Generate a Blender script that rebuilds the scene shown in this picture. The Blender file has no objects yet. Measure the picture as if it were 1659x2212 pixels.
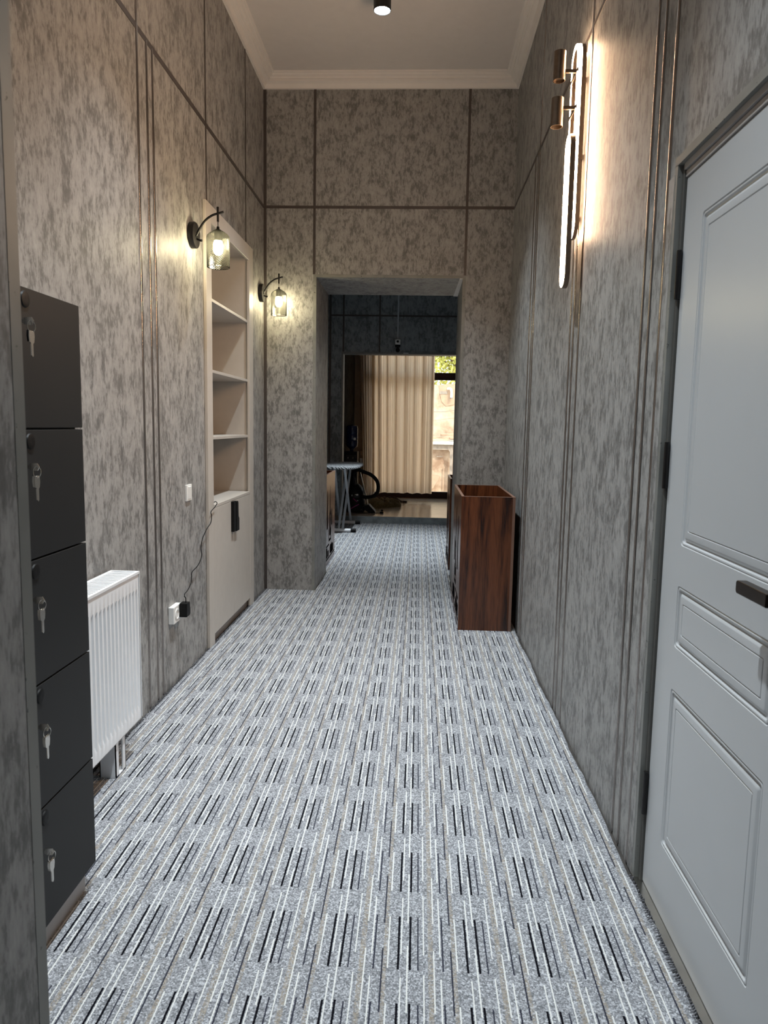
import bpy, bmesh, math, random
from mathutils import Vector, Matrix
random.seed(7)
sc = bpy.context.scene
COL = sc.collection
PI = math.pi

# ------------------------------------------------------------------ helpers
class MB:
    """collects shapes, then links them as ONE mesh object"""
    def __init__(s): s.bm = bmesh.new()
    def face(s, pts):
        vs = [s.bm.verts.new(p) for p in pts]
        try: s.bm.faces.new(vs)
        except ValueError: pass
    def box(s, x0, x1, y0, y1, z0, z1):
        v = [s.bm.verts.new(p) for p in ((x0,y0,z0),(x1,y0,z0),(x1,y1,z0),(x0,y1,z0),(x0,y0,z1),(x1,y0,z1),(x1,y1,z1),(x0,y1,z1))]
        for f in ((0,3,2,1),(4,5,6,7),(0,1,5,4),(1,2,6,5),(2,3,7,6),(3,0,4,7)):
            s.bm.faces.new([v[i] for i in f])
        return s
    def bar(s, a, b, w, h, up=(0,0,1)):
        a, b = Vector(a), Vector(b); d = (b-a).normalized()
        u = Vector(up)
        if abs(d.dot(u)) > .98: u = Vector((1,0,0))
        r = d.cross(u).normalized(); u = r.cross(d)
        vs = []
        for p in (a, b):
            for i, j in ((-1,-1),(1,-1),(1,1),(-1,1)):
                vs.append(s.bm.verts.new(p + r*(i*w/2) + u*(j*h/2)))
        for f in ((3,2,1,0),(4,5,6,7),(0,1,5,4),(1,2,6,5),(2,3,7,6),(3,0,4,7)):
            s.bm.faces.new([vs[i] for i in f])
        return s
    def tube(s, pts, r, n=14, cap=True):
        pts = [Vector(p) for p in pts]; rings = []
        rr = r if isinstance(r, (list, tuple)) else [r]*len(pts)
        ref = None
        for i, p in enumerate(pts):
            d = (pts[min(i+1, len(pts)-1)] - pts[max(i-1, 0)]).normalized()
            if ref is None:
                ref = Vector((0,0,1)) if abs(d.z) < .9 else Vector((1,0,0))
            a = d.cross(ref).normalized(); b = a.cross(d).normalized(); ref = b
            rings.append([s.bm.verts.new(p + (a*math.cos(2*PI*k/n) + b*math.sin(2*PI*k/n))*rr[i]) for k in range(n)])
        for i in range(len(rings)-1):
            for k in range(n):
                s.bm.faces.new([rings[i][k], rings[i][(k+1)%n], rings[i+1][(k+1)%n], rings[i+1][k]])
        if cap:
            s.bm.faces.new(rings[0][::-1]); s.bm.faces.new(rings[-1])
        return s
    def lathe(s, prof, c=(0,0,0), axis='z', n=32, capa=False, capb=False):
        c = Vector(c); rings = []
        for (r, h) in prof:
            ring = []
            for k in range(n):
                a = 2*PI*k/n; p, q = r*math.cos(a), r*math.sin(a)
                v = {'z':(p,q,h),'x':(h,p,q),'y':(q,h,p)}[axis]
                ring.append(s.bm.verts.new(c + Vector(v)))
            rings.append(ring)
        for i in range(len(rings)-1):
            for k in range(n):
                s.bm.faces.new([rings[i][k], rings[i][(k+1)%n], rings[i+1][(k+1)%n], rings[i+1][k]])
        if capa: s.bm.faces.new(rings[0][::-1])
        if capb: s.bm.faces.new(rings[-1])
        return s
    def prism(s, poly, axis, a0, a1):
        """poly: 2D points in the two other axes (order x,y,z without axis)"""
        def P(q, a):
            return {'x':(a,q[0],q[1]),'y':(q[0],a,q[1]),'z':(q[0],q[1],a)}[axis]
        A = [s.bm.verts.new(P(q,a0)) for q in poly]; B = [s.bm.verts.new(P(q,a1)) for q in poly]
        n = len(poly)
        s.bm.faces.new(A[::-1]); s.bm.faces.new(B)
        for i in range(n): s.bm.faces.new([A[i],A[(i+1)%n],B[(i+1)%n],B[i]])
        return s
    def loops(s, loops, closed=True, cap=False):
        R = [[s.bm.verts.new(p) for p in l] for l in loops]
        n = len(R[0])
        for i in range(len(R)-1):
            for k in range(n if closed else n-1):
                s.bm.faces.new([R[i][k],R[i][(k+1)%n],R[i+1][(k+1)%n],R[i+1][k]])
        if cap: s.bm.faces.new(R[-1])
        return s
    def build(s, name, m, parent=None, loc=None, bevel=0, smooth=True, weld=False, angle=32):
        if weld: bmesh.ops.remove_doubles(s.bm, verts=s.bm.verts, dist=1e-5)
        bmesh.ops.recalc_face_normals(s.bm, faces=s.bm.faces)
        me = bpy.data.meshes.new(name)
        if loc is not None:
            bmesh.ops.translate(s.bm, verts=s.bm.verts, vec=-Vector(loc))
        s.bm.to_mesh(me); s.bm.free()
        me.materials.append(m)
        if smooth:
            for p in me.polygons: p.use_smooth = True
            me.set_sharp_from_angle(angle=math.radians(angle))
        o = bpy.data.objects.new(name, me); COL.objects.link(o)
        if loc is not None: o.location = loc
        if bevel:
            b = o.modifiers.new('bevel', 'BEVEL'); b.width = bevel; b.segments = 2; b.limit_method = 'ANGLE'; b.harden_normals = True
        if parent is not None:
            o.parent = parent
            if loc is None: # built in world coordinates
                r = parent
                off = Vector((0,0,0))
                while r is not None: off += Vector(r.location); r = r.parent
                me.transform(Matrix.Translation(-off))
        return o

def tag(o, label=None, cat=None, group=None, kind=None):
    if label: o['label'] = label
    if cat: o['category'] = cat
    if group: o['group'] = group
    if kind: o['kind'] = kind
    return o
def thing(name, loc, label, cat, group=None):
    o = bpy.data.objects.new(name, None); COL.objects.link(o); o.location = loc; o.empty_display_size = .05
    return tag(o, label, cat, group)
def struct(mb, name, m, **k): return tag(mb.build(name, m, **k), kind='structure')
def copy_tree(o, parent=None):
    c = o.copy(); COL.objects.link(c)
    if parent is not None: c.parent = parent
    for ch in list(o.children): copy_tree(ch, c)
    return c
def bez(p, n=12):
    """Catmull-Rom through points"""
    P = [Vector(q) for q in p]; P = [P[0]*2-P[1]] + P + [P[-1]*2-P[-2]]
    out = []
    for i in range(1, len(P)-2):
        for k in range(n):
            t = k/n; a,b,c,d = P[i-1],P[i],P[i+1],P[i+2]
            out.append(.5*((2*b)+(-a+c)*t+(2*a-5*b+4*c-d)*t*t+(-a+3*b-3*c+d)*t**3))
    out.append(P[-2]); return out

# ------------------------------------------------------------------ materials
class N:
    def __init__(s, name):
        s.m = bpy.data.materials.new(name); s.m.use_nodes = True
        s.t = s.m.node_tree; s.t.nodes.clear()
        s.out = s.t.nodes.new('ShaderNodeOutputMaterial')
    def n(s, typ, **k):
        nd = s.t.nodes.new(typ)
        for a, v in k.items(): setattr(nd, a, v)
        return nd
    def l(s, a, b): s.t.links.new(a, b)
    def val(s, sock, v):
        if hasattr(v, 'is_linked') or isinstance(v, bpy.types.NodeSocket): s.l(v, sock)
        else: sock.default_value = v
    def math(s, op, a, b=None, c=None):
        nd = s.n('ShaderNodeMath', operation=op)
        for i, v in enumerate((a,b,c)):
            if v is not None: s.val(nd.inputs[i], v)
        return nd.outputs[0]
    def mix(s, f, a, b, blend='MIX'):
        nd = s.n('ShaderNodeMix', data_type='RGBA', blend_type=blend)
        s.val(nd.inputs[0], f); s.val(nd.inputs[6], a); s.val(nd.inputs[7], b)
        return nd.outputs[2]
    def pos(s, scale=(1,1,1), obj=False):
        src = s.n('ShaderNodeTexCoord').outputs['Object'] if obj else s.n('ShaderNodeNewGeometry').outputs['Position']
        mp = s.n('ShaderNodeVectorMath', operation='MULTIPLY'); s.l(src, mp.inputs[0]); mp.inputs[1].default_value = scale
        return mp.outputs[0]
    def noise(s, vec, scale, detail=4, rough=.55, dist=0):
        nd = s.n('ShaderNodeTexNoise'); s.l(vec, nd.inputs['Vector'])
        nd.inputs['Scale'].default_value = scale; nd.inputs['Detail'].default_value = detail
        nd.inputs['Roughness'].default_value = rough; nd.inputs['Distortion'].default_value = dist
        return nd.outputs['Fac']
    def ramp(s, fac, stops):
        nd = s.n('ShaderNodeValToRGB'); s.l(fac, nd.inputs[0])
        e = nd.color_ramp.elements
        while len(e) < len(stops): e.new(.5)
        for i, (p, c) in enumerate(stops):
            e[i].position = p; e[i].color = (*c, 1) if len(c) == 3 else c
        return nd.outputs['Color']
    def bsdf(s, col, rough=.5, metal=0, bump=None, bstr=.2, bdist=.002, spec=.5, trans=None):
        b = s.n('ShaderNodeBsdfPrincipled')
        s.val(b.inputs['Base Color'], (*col, 1) if isinstance(col, tuple) and len(col) == 3 else col)
        s.val(b.inputs['Roughness'], rough); s.val(b.inputs['Metallic'], metal)
        b.inputs['Specular IOR Level'].default_value = spec
        if bump is not None:
            bp = s.n('ShaderNodeBump'); s.l(bump, bp.inputs['Height']); bp.inputs['Strength'].default_value = bstr; bp.inputs['Distance'].default_value = bdist
            s.l(bp.outputs[0], b.inputs['Normal'])
        s.l(b.outputs[0], s.out.inputs[0]); return b

def plain(name, col, rough=.5, metal=0, spec=.5, var=.06, vs=14):
    g = N(name); f = g.noise(g.pos(), vs, 3)
    lo = tuple(max(0,c*(1-var)) for c in col); hi = tuple(c*(1+var) for c in col)
    g.bsdf(g.ramp(f, [(.3,lo),(.7,hi)]), rough, metal, spec=spec); return g.m
def emis(name, col, st):
    g = N(name); e = g.n('ShaderNodeEmission'); e.inputs[0].default_value = (*col,1); e.inputs[1].default_value = st
    g.l(e.outputs[0], g.out.inputs[0]); return g.m

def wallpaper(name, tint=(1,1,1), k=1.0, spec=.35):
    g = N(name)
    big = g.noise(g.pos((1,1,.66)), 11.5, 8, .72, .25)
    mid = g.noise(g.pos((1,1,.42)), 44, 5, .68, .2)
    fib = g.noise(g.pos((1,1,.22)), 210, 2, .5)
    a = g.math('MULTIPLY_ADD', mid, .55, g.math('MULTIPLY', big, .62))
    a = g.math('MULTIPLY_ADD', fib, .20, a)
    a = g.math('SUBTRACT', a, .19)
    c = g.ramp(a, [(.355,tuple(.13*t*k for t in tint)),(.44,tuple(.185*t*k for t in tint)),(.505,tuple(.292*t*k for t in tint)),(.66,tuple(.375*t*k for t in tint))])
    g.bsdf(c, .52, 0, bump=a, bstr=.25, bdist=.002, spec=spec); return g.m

def wood(name, dark, mid, light, rough=.35, axis_scale=(1,1,.06), sc_=14):
    g = N(name)
    p = g.pos(axis_scale)
    w = g.noise(p, sc_, 5, .55, 1.2); f = g.noise(p, sc_*9, 3, .6, .3)
    a = g.math('MULTIPLY_ADD', f, .35, g.math('MULTIPLY', w, .8)); a = g.math('SUBTRACT', a, .07)
    c = g.ramp(a, [(.38,dark),(.48,mid),(.62,light),(.72,mid)])
    g.bsdf(c, rough, 0, bump=a, bstr=.05); return g.m

M = {}
M['wall'] = wallpaper('mottled_wallpaper', (1.0,.985,.96))
M['wall_shaded'] = wallpaper('shaded_mottled_wallpaper', (1.0,.96,.9), .22, 0)  # same wallpaper, with the sunroom left wall's shade put into its colour
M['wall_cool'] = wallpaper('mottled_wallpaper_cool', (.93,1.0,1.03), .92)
M['ceiling'] = plain('ceiling_paint', (.70,.67,.65), .85, var=.02)
M['cornice'] = plain('cornice_paint', (.78,.75,.72), .6, var=.02)
M['strip'] = plain('metal_strip', (.25,.225,.21), .22, .85, var=.1)
M['strip_dark'] = plain('joint_strip', (.085,.072,.068), .38, .35, var=.1)
M['profile'] = None
g = N('corner_profile')
d1 = g.noise(g.pos(), 60, 3, .6); d2 = g.noise(g.pos(), 9, 2)
g.bsdf(g.mix(g.ramp(d1, [(.66,(0,0,0)),(.72,(1,1,1))]), g.ramp(d2, [(.3,(.17,.175,.165)),(.7,(.24,.24,.225))]), (.045,.045,.045,1)), .45); M['profile'] = g.m
M['carton'] = plain('bookcase_laminate', (.50,.463,.42), .42, var=.03)
M['white_metal'] = plain('white_enamel', (.80,.81,.83), .32, var=.02)
M['white_plastic'] = plain('white_plastic', (.78,.78,.76), .4, var=.02)
M['black'] = plain('black_plastic', (.006,.006,.0065), .5, spec=.18, var=.2)
M['black_metal'] = plain('black_metal', (.012,.011,.011), .35, .3, var=.2)
M['locker'] = plain('anthracite_laminate', (.0165,.0172,.018), .5, var=.05, vs=4, spec=.2)
M['plinth'] = plain('grey_laminate', (.36,.34,.33), .5, var=.04)
M['chrome'] = plain('nickel_key', (.62,.60,.56), .22, 1.0, var=.08)
M['bronze'] = plain('brushed_bronze', (.19,.145,.11), .32, .9, var=.1, vs=50)
M['door'] = plain('door_lacquer', (.50,.515,.53), .30, var=.015, vs=3)
M['jamb'] = plain('jamb_frame', (.10,.098,.09), .5, var=.08)
M['bronze_handle'] = plain('dark_bronze_handle', (.03,.022,.019), .28, .7, var=.2)
M['wood'] = wood('dark_walnut', (.026,.008,.0045), (.088,.028,.011), (.17,.056,.022), .24)
M['wood_edge'] = plain('walnut_edge', (.22,.125,.09), .4, var=.08)
M['print'] = plain('black_print', (.005,.005,.006), 1, var=.1, spec=0)
M['tile'] = None
g = N('floor_tile')
br = g.n('ShaderNodeTexBrick', offset=0.0); g.l(g.pos(), br.inputs['Vector'])
br.inputs['Scale'].default_value = 1.0; br.inputs['Brick Width'].default_value = .6; br.inputs['Row Height'].default_value = .6; br.inputs['Mortar Size'].default_value = .003
br.inputs['Color1'].default_value = (.40,.34,.28,1); br.inputs['Color2'].default_value = (.43,.36,.30,1); br.inputs['Mortar'].default_value = (.2,.16,.13,1)
g.bsdf(g.mix(g.noise(g.pos((1,4,1)), 6, 4), br.outputs['Color'], (.36,.29,.23,1)), .16, bump=br.outputs['Fac'], bstr=.1); M['tile'] = g.m
M['step'] = plain('grey_step_tile', (.24,.27,.28), .35, var=.3, vs=9)
M['brown_frame'] = plain('brown_window_frame', (.035,.010,.008), .4, var=.1)
M['grey_tube'] = plain('grey_painted_tube', (.50,.53,.57), .35, .2, var=.03)
M['brown_wall'] = plain('brown_plaster', (.26,.19,.13), .7, var=.1)
M['rag'] = plain('olive_cloth', (.17,.125,.055), .9, var=.3, vs=40)
M['rag_dark'] = plain('dark_brown_cloth', (.045,.022,.014), .9, var=.3, vs=40)
M['bottle'] = plain('blue_bottle', (.012,.018,.06), .15, var=.2)
M['magenta'] = plain('magenta_plastic', (.30,.03,.16), .4)
M['plaster'] = None
g = N('sunlit_plaster')
a = g.noise(g.pos(), 1.6, 6, .65); 
g.bsdf(g.ramp(a, [(.36,(.33,.21,.125)),(.47,(.50,.365,.24)),(.6,(.62,.49,.34))]), .9, bump=a, bstr=.3, bdist=.01); M['plaster'] = g.m
M['plaster_patch'] = plain('bare_plaster', (.44,.30,.19), .9, var=.15, vs=5)
M['rust'] = plain('grey_concrete', (.30,.25,.19), .9, var=.3, vs=8)
M['roof'] = plain('pale_roof_sheet', (.85,.82,.62), .6, var=.1)
M['plank'] = plain('weathered_plank', (.48,.34,.22), .85, var=.3, vs=6)
M['pipe'] = plain('pvc_pipe', (.86,.78,.64), .5, var=.04)
M['leaf'] = plain('tree_leaf', (.56,.56,.13), .6, var=.45, vs=3)
M['bark'] = plain('tree_bark', (.2,.14,.09), .9, var=.3)
M['ground'] = plain('courtyard_ground', (.55,.45,.34), .9, var=.15, vs=3)

# --- glass of panes: transparent with a fresnel sheen (lets daylight through)
g = N('window_glass')
tr = g.n('ShaderNodeBsdfTransparent'); gl = g.n('ShaderNodeBsdfGlossy'); gl.inputs['Roughness'].default_value = .02
fr = g.n('ShaderNodeFresnel'); fr.inputs[0].default_value = 1.45
mx = g.n('ShaderNodeMixShader'); g.l(fr.outputs[0], mx.inputs[0]); g.l(tr.outputs[0], mx.inputs[1]); g.l(gl.outputs[0], mx.inputs[2]); g.l(mx.outputs[0], g.out.inputs[0]); M['glass'] = g.m
# --- smoky cut-glass shade
g = N('smoky_cut_glass')
tr = g.n('ShaderNodeBsdfTransparent'); tr.inputs[0].default_value = (.58,.58,.55,1)
gl = g.n('ShaderNodeBsdfGlossy'); gl.inputs['Roughness'].default_value = .18; gl.inputs['Color'].default_value = (.14,.14,.13,1)
tl = g.n('ShaderNodeBsdfTranslucent'); tl.inputs[0].default_value = (.75,.74,.62,1)
lw = g.n('ShaderNodeLayerWeight'); lw.inputs[0].default_value = .35
m1 = g.n('ShaderNodeMixShader'); m1.inputs[0].default_value = .015; g.l(tr.outputs[0], m1.inputs[1]); g.l(tl.outputs[0], m1.inputs[2])
m2 = g.n('ShaderNodeMixShader'); g.l(lw.outputs['Fresnel'], m2.inputs[0]); g.l(m1.outputs[0], m2.inputs[1]); g.l(gl.outputs[0], m2.inputs[2])
g.l(m2.outputs[0], g.out.inputs[0]); M['shade'] = g.m
# --- curtains
def cloth(name, col, tcol, f):
    g = N(name); d = g.n('ShaderNodeBsdfDiffuse'); t = g.n('ShaderNodeBsdfTranslucent')
    nz = g.noise(g.pos((1,1,.4)), 260, 2); 
    g.l(g.mix(nz, (*[c*.85 for c in col],1), (*[c*1.1 for c in col],1)), d.inputs[0]); t.inputs[0].default_value = (*tcol,1)
    mx = g.n('ShaderNodeMixShader'); mx.inputs[0].default_value = f
    g.l(d.outputs[0], mx.inputs[1]); g.l(t.outputs[0], mx.inputs[2]); g.l(mx.outputs[0], g.out.inputs[0]); return g.m
M['curtain'] = cloth('beige_curtain', (.68,.55,.41), (.95,.79,.58), .72)
M['sheer'] = cloth('sheer_curtain', (.50,.43,.36), (.70,.58,.45), .5)
# --- ironing board cover
g = N('board_cover')
vo = g.n('ShaderNodeTexWave', wave_type='BANDS', bands_direction='DIAGONAL'); g.l(g.pos(), vo.inputs['Vector']); vo.inputs['Scale'].default_value = 14; vo.inputs['Distortion'].default_value = 6; vo.inputs['Detail'].default_value = 2
g.bsdf(g.ramp(vo.outputs['Fac'], [(.45,(.03,.032,.035)),(.55,(.42,.44,.46))]), .8); M['board'] = g.m

# --- carpet: repeat of 0.182 m x 0.3165 m, stripes measured in the photo
g = N('striped_loop_carpet')
sep = g.n('ShaderNodeSeparateXYZ'); 
ge = g.n('ShaderNodeNewGeometry').outputs['Position']
jn = g.n('ShaderNodeTexNoise'); g.l(ge, jn.inputs['Vector']); jn.inputs['Scale'].default_value = 160; jn.inputs['Detail'].default_value = 1
jv = g.n('ShaderNodeVectorMath', operation='MULTIPLY_ADD'); g.l(jn.outputs['Color'], jv.inputs[0]); jv.inputs[1].default_value = (.0028,.004,0); g.l(ge, jv.inputs[2])
g.l(jv.outputs[0], sep.inputs[0])
PX, PY = .1823, .3165
u = g.math('MULTIPLY', g.math('FLOORED_MODULO', g.math('ADD', sep.outputs[0], .0214+.006-.0014+PX*40), PX), 1.0)   # A stripe at u=.006
v = g.math('FLOORED_MODULO', g.math('ADD', sep.outputs[1], -2.043-.002+PY*40), PY)
def stripe(du, v0, ln, w):
    a = g.math('LESS_THAN', g.math('ABSOLUTE', g.math('SUBTRACT', u, du+.006)), w/2)
    b = g.math('LESS_THAN', g.math('FLOORED_MODULO', g.math('ADD', v, PY-v0), PY), ln)
    return g.math('MULTIPLY', a, b)
def union(L):
    r = L[0]
    for q in L[1:]: r = g.math('MAXIMUM', r, q)
    return r
black = union([stripe(0,0,.205,.0058), stripe(.031,0,.207,.0058)])
grey = union([stripe(.052,0,.204,.0038), stripe(.118,.0,.208,.0044), stripe(.140,.176,.216,.0042)])
white = union([stripe(.007,.055,.235,.0036), stripe(.024,.177,.228,.0040), stripe(.067,.055,.247,.0034), stripe(.094,.180,.21,.0036), stripe(.111,.052,.238,.0038), stripe(.155,.004,.2,.0038)])
beige = union([stripe(.086,0,1,.014), stripe(.147,0,1,.010)])
wn = g.n('ShaderNodeTexVoronoi'); g.l(ge, wn.inputs['Vector']); wn.inputs['Scale'].default_value = 260
sp = g.n('ShaderNodeSeparateColor'); g.l(wn.outputs['Color'], sp.inputs[0])
fine = sp.outputs[0]
base = g.ramp(fine, [(.0,(.125,.13,.14)),(.35,(.215,.222,.238)),(.7,(.31,.32,.342)),(1,(.50,.515,.55))])
bfac = g.math('MULTIPLY', beige, g.math('MULTIPLY', sp.outputs[1], .75))
c = g.mix(bfac, base, (.31,.26,.19,1))
c = g.mix(white, c, (.64,.645,.63,1)); c = g.mix(grey, c, (.035,.037,.052,1)); c = g.mix(black, c, (.004,.004,.007,1))
g.bsdf(c, .95, 0, bump=g.math('ADD', wn.outputs['Distance'], g.math('MULTIPLY', union([white, black, grey]), .4)), bstr=.5, bdist=.004, spec=.1); M['carpet'] = g.m
M['fringe'] = plain('carpet_fringe', (.10,.10,.11), .95, var=.6, vs=120)
M['subfloor'] = plain('subfloor', (.035,.03,.027), .7, var=.3)

LED = (1.0,.655,.40); BULB = (1.0,.86,.56); COOL = (.86,.95,1.0)
M['led'] = emis('led_diffuser', LED, 88)
M['led_back'] = emis('led_diffuser_back', LED, 58)
M['bulb'] = emis('warm_bulb', BULB, 235)
M['lens'] = emis('spot_lens', COOL, 25)

# ------------------------------------------------------------------ the setting
L, R, D, H = -1.2814, .712, 5.999, 4.10
TH = 2.58
b = MB()
b.box(L-.42, L, .2, 4.335, -.1, H+.1); b.box(L-.42, L, 5.515, 6.79, -.1, H+.1); b.box(L-.42, L, 4.335, 5.515, 2.672, H+.1)
struct(b, 'wall_left', M['wall'])
b = MB()
b.box(R, R+.25, .2, 1.285, -.1, H+.1); b.box(R, R+.25, 2.185, D, -.1, H+.1); b.box(R, R+.25, 1.285, 2.185, 2.14, H+.1)
struct(b, 'wall_right', M['wall'])
b = MB()   # wall with the passage, 0.79 m thick
b.box(L, -.855, D, 6.79, -.1, H+.1); b.box(.325, R+.25, D, 6.79, -.1, H+.1); b.box(-.855, .325, D, 6.79, TH, H+.1)
struct(b, 'wall_far', M['wall'])
b = MB()   # wall the photographer stands in
b.box(L, -.497, .2, .9, -.1, H+.1); b.box(.56, R, .2, .9, -.1, H+.1); b.box(-.497, .56, .2, .9, TH, H+.1)
struct(b, 'wall_near', M['wall'])
b = MB(); b.box(-2.2, -2.1, -2.2, .2, -.1, 2.9); b.box(1.6, 1.7, -2.2, .2, -.1, 2.9); b.box(-2.2, 1.7, -2.3, -2.2, -.1, 2.9); b.box(-2.1, L-.42, .1, .2, -.1, 2.9); b.box(R+.25, 1.6, .1, .2, -.1, 2.9)
struct(b, 'wall_entry', M['wall'])
b = MB(); b.box(-2.2, 1.7, -2.3, .2, 2.8, 2.9); struct(b, 'ceiling_entry', M['ceiling'])
b = MB(); b.box(L, R, .9, D, H, H+.1); struct(b, 'ceiling', M['ceiling'])
b = MB(); b.box(-1.30, .95, 6.79, 10.4, H, H+.1); struct(b, 'ceiling_rear', M['ceiling'])
b = MB(); b.box(-1.55, -1.30, 6.79, 10.4, -.1, H+.1); struct(b, 'wall_rear_left', M['wall_cool'])
b = MB(); b.box(.78, .95, 6.79, 10.4, -.1, H+.1); struct(b, 'wall_rear_right', M['wall_cool'])
b = MB(); b.box(-1.55, -1.09, 10.4, 10.62, -.1, H+.1); b.box(.56, 1.6, 10.4, 10.62, -.1, H+.1); b.box(-1.09, .56, 10.4, 10.62, 2.40, H+.1)
struct(b, 'wall_rear_far', M['wall_cool'])
b = MB(); b.box(-1.42, -1.17, 10.62, 13.4, -.1, 3.3); struct(b, 'wall_sunroom_left', M['wall_shaded'])
b = MB(); b.box(1.5, 1.7, 10.62, 13.4, -.1, 3.3); struct(b, 'wall_sunroom_right', M['brown_wall'])
b = MB(); b.box(-1.17, -.98, 13.2, 13.4, -.1, 3.3); b.box(1.3, 1.5, 13.2, 13.4, -.1, 3.3); b.box(-.98, 1.3, 13.2, 13.4, 2.98, 3.3); struct(b, 'wall_sunroom_far', M['brown_wall'])
b = MB(); b.box(-1.42, 1.7, 10.62, 13.4, 3.2, 3.3); struct(b, 'ceiling_sunroom', M['ceiling'])
b = MB(); b.box(-2.2, 1.7, -2.3, .2, -.1, -.008); b.box(-1.7, 1.0, .2, 10.37, -.1, -.008); struct(b, 'floor', M['subfloor'])
b = MB(); b.box(-1.17, 1.5, 10.372, 13.4, -.1, .095); struct(b, 'floor_sunroom', M['tile'])
b = MB(); b.box(-1.09, .56, 10.350, 10.372, -.008, .092); struct(b, 'trim_step', M['step'])

# carpet: wavy, slightly lifted fringe along the walls
def edge(a, bb, n, lift, nx, ny):
    out = []
    for i in range(n+1):
        t = i/n; x = a[0]+(bb[0]-a[0])*t; y = a[1]+(bb[1]-a[1])*t
        j = random.uniform(0,.006)
        out.append((x+nx*j, y+ny*j, random.uniform(0,lift)))
    return out
b = MB()
def slab(x0, x1, y0, y1, step=.06, waveL=True, waveR=True):
    n = max(2, int((y1-y0)/step)); rows = []
    for i in range(n+1):
        y = y0+(y1-y0)*i/n
        jl = (random.uniform(0,.008)+.004*math.sin(y*9)) if waveL else 0
        jr = (random.uniform(0,.008)+.004*math.sin(y*8+2)) if waveR else 0
        rows.append([(x0+.006+jl, y, -.004), (x0+.012+jl, y, random.uniform(.002,.007)), (x0+.04, y, 0), (x1-.04, y, 0), (x1-.012-jr, y, random.uniform(.002,.007)), (x1-.006-jr, y, -.004)])
    b.loops(rows, closed=False)
slab(-.497, .56, -.4, .9); slab(L, R, .9, D); slab(-.855, .325, D, 6.79); slab(-1.30, .78, 6.79, 10.35)
carpet = b.build('carpet', M['carpet'], angle=80)
tag(carpet, 'grey loop pile carpet with white and black dashes along the corridor floor', 'carpet')
for k in range(2):
    b = MB()
    x = (L+.009, R-.009)[k]; y = .95 if k else 2.0
    while y < (2.17 if k else 5.98):
        b.tube([(x+random.uniform(-.005,.005), y, -.006), (x+random.uniform(-.004,.004), y+.004, random.uniform(.004,.009)), (x+(.012 if k==0 else -.012), y+random.uniform(-.004,.006), .003)], .0022, 5)
        y += .009 if k else .012
    b.build('carpet_fringe', M['fringe'], carpet)['kind'] = 'stuff'

# cornice
prof = [(0,4.004),(.016,4.006),(.020,4.020),(.030,4.034),(.050,4.044),(.055,4.046),(.055,4.056),(.066,4.058),(.070,4.070),(.086,4.076),(.090,4.086),(.102,4.090),(.104,4.1)]
b = MB(); b.loops([[(L+d,.9+d,z),(R-d,.9+d,z),(R-d,D-d,z),(L+d,D-d,z)] for d, z in prof]); struct(b, 'trim_cornice', M['cornice'], angle=20)

tn = [0]
def trim(x0,x1,y0,y1,z0,z1,m='strip'):
    tn[0] += 1; b = MB()
    if m == 'strip':   # half-round metal strip on a side wall
        yc, r = (y0+y1)/2, (y1-y0)/2; xw, sg = (L, 1) if x0 < 0 else (R, -1)
        b.prism([(xw-sg*.008, yc+r)] + [(xw+sg*.0052*math.sin(PI*k/10), yc+r*math.cos(PI*k/10)) for k in range(11)] + [(xw-sg*.008, yc-r)], 'z', z0, z1)
    else: b.box(x0,x1,y0,y1,z0,z1)
    return struct(b, 'trim_%d' % tn[0], M[m])
ZG = 3.12; P = .0035
# left wall strips
trim(L-.01, L+P, 3.345, 3.367, 0, 4.004); trim(L-.01, L+P, 3.459, 3.480, 0, ZG); trim(L-.01, L+P, 3.532, 3.553, 0, ZG)
trim(L-.01, L+P, 4.392, 4.408, 2.69, 4.004, 'strip_dark'); trim(L-.01, L+P, 5.375, 5.392, 2.69, 4.004, 'strip_dark')
trim(L-.01, L+P*.8, .9, D, ZG-.013, ZG+.013, 'strip_dark')
# right wall strips
trim(R-P, R+.01, 2.425, 2.442, 0, 4.004); trim(R-P, R+.01, 2.350, 2.366, 0, 4.004); trim(R-P, R+.01, 2.238, 2.262, 0, 4.004)
trim(R-P, R+.01, 3.565, 3.585, 0, ZG); trim(R-P, R+.01, 3.490, 3.510, 0, ZG); trim(R-P, R+.01, 3.372, 3.392, 0, 4.004)
trim(R-P, R+.01, 4.905, 4.925, 0, ZG); trim(R-P, R+.01, 4.800, 4.815, 0, ZG); trim(R-P, R+.01, 4.735, 4.755, 0, 4.004)
trim(R-P*.8, R+.01, .9, D, ZG-.010, ZG+.010, 'strip_dark')
# far wall strips
trim(L, L+.024, D-P, D+.01, 0, 4.004, 'strip_dark')
trim(-.882, -.862, D-P, D+.01, TH+.02, 4.004, 'strip_dark'); trim(.330, .350, D-P, D+.01, TH+.02, 4.004, 'strip_dark')
trim(L+.024, R, D-P*.8, D+.01, ZG-.011, ZG+.011, 'strip_dark')
# corner profiles of the two wall openings
trim(-.878, -.855+.002, D-.003, D+.022, 0, TH, 'profile'); trim(.325-.002, .348, D-.003, D+.022, 0, TH, 'profile'); trim(-.878, .348, D-.0035, D+.022, TH-.002, TH+.021, 'profile')
trim(-.52, -.4965, .876, .9005, 0, TH, 'profile')
b = MB(); b.prism([(.300,6.0),(.325,6.0),(.325,6.788),(.285,6.788)], 'z', TH-.006, TH-.001); tn[0] += 1; struct(b, 'trim_%d' % tn[0], M['cornice'])
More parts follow.
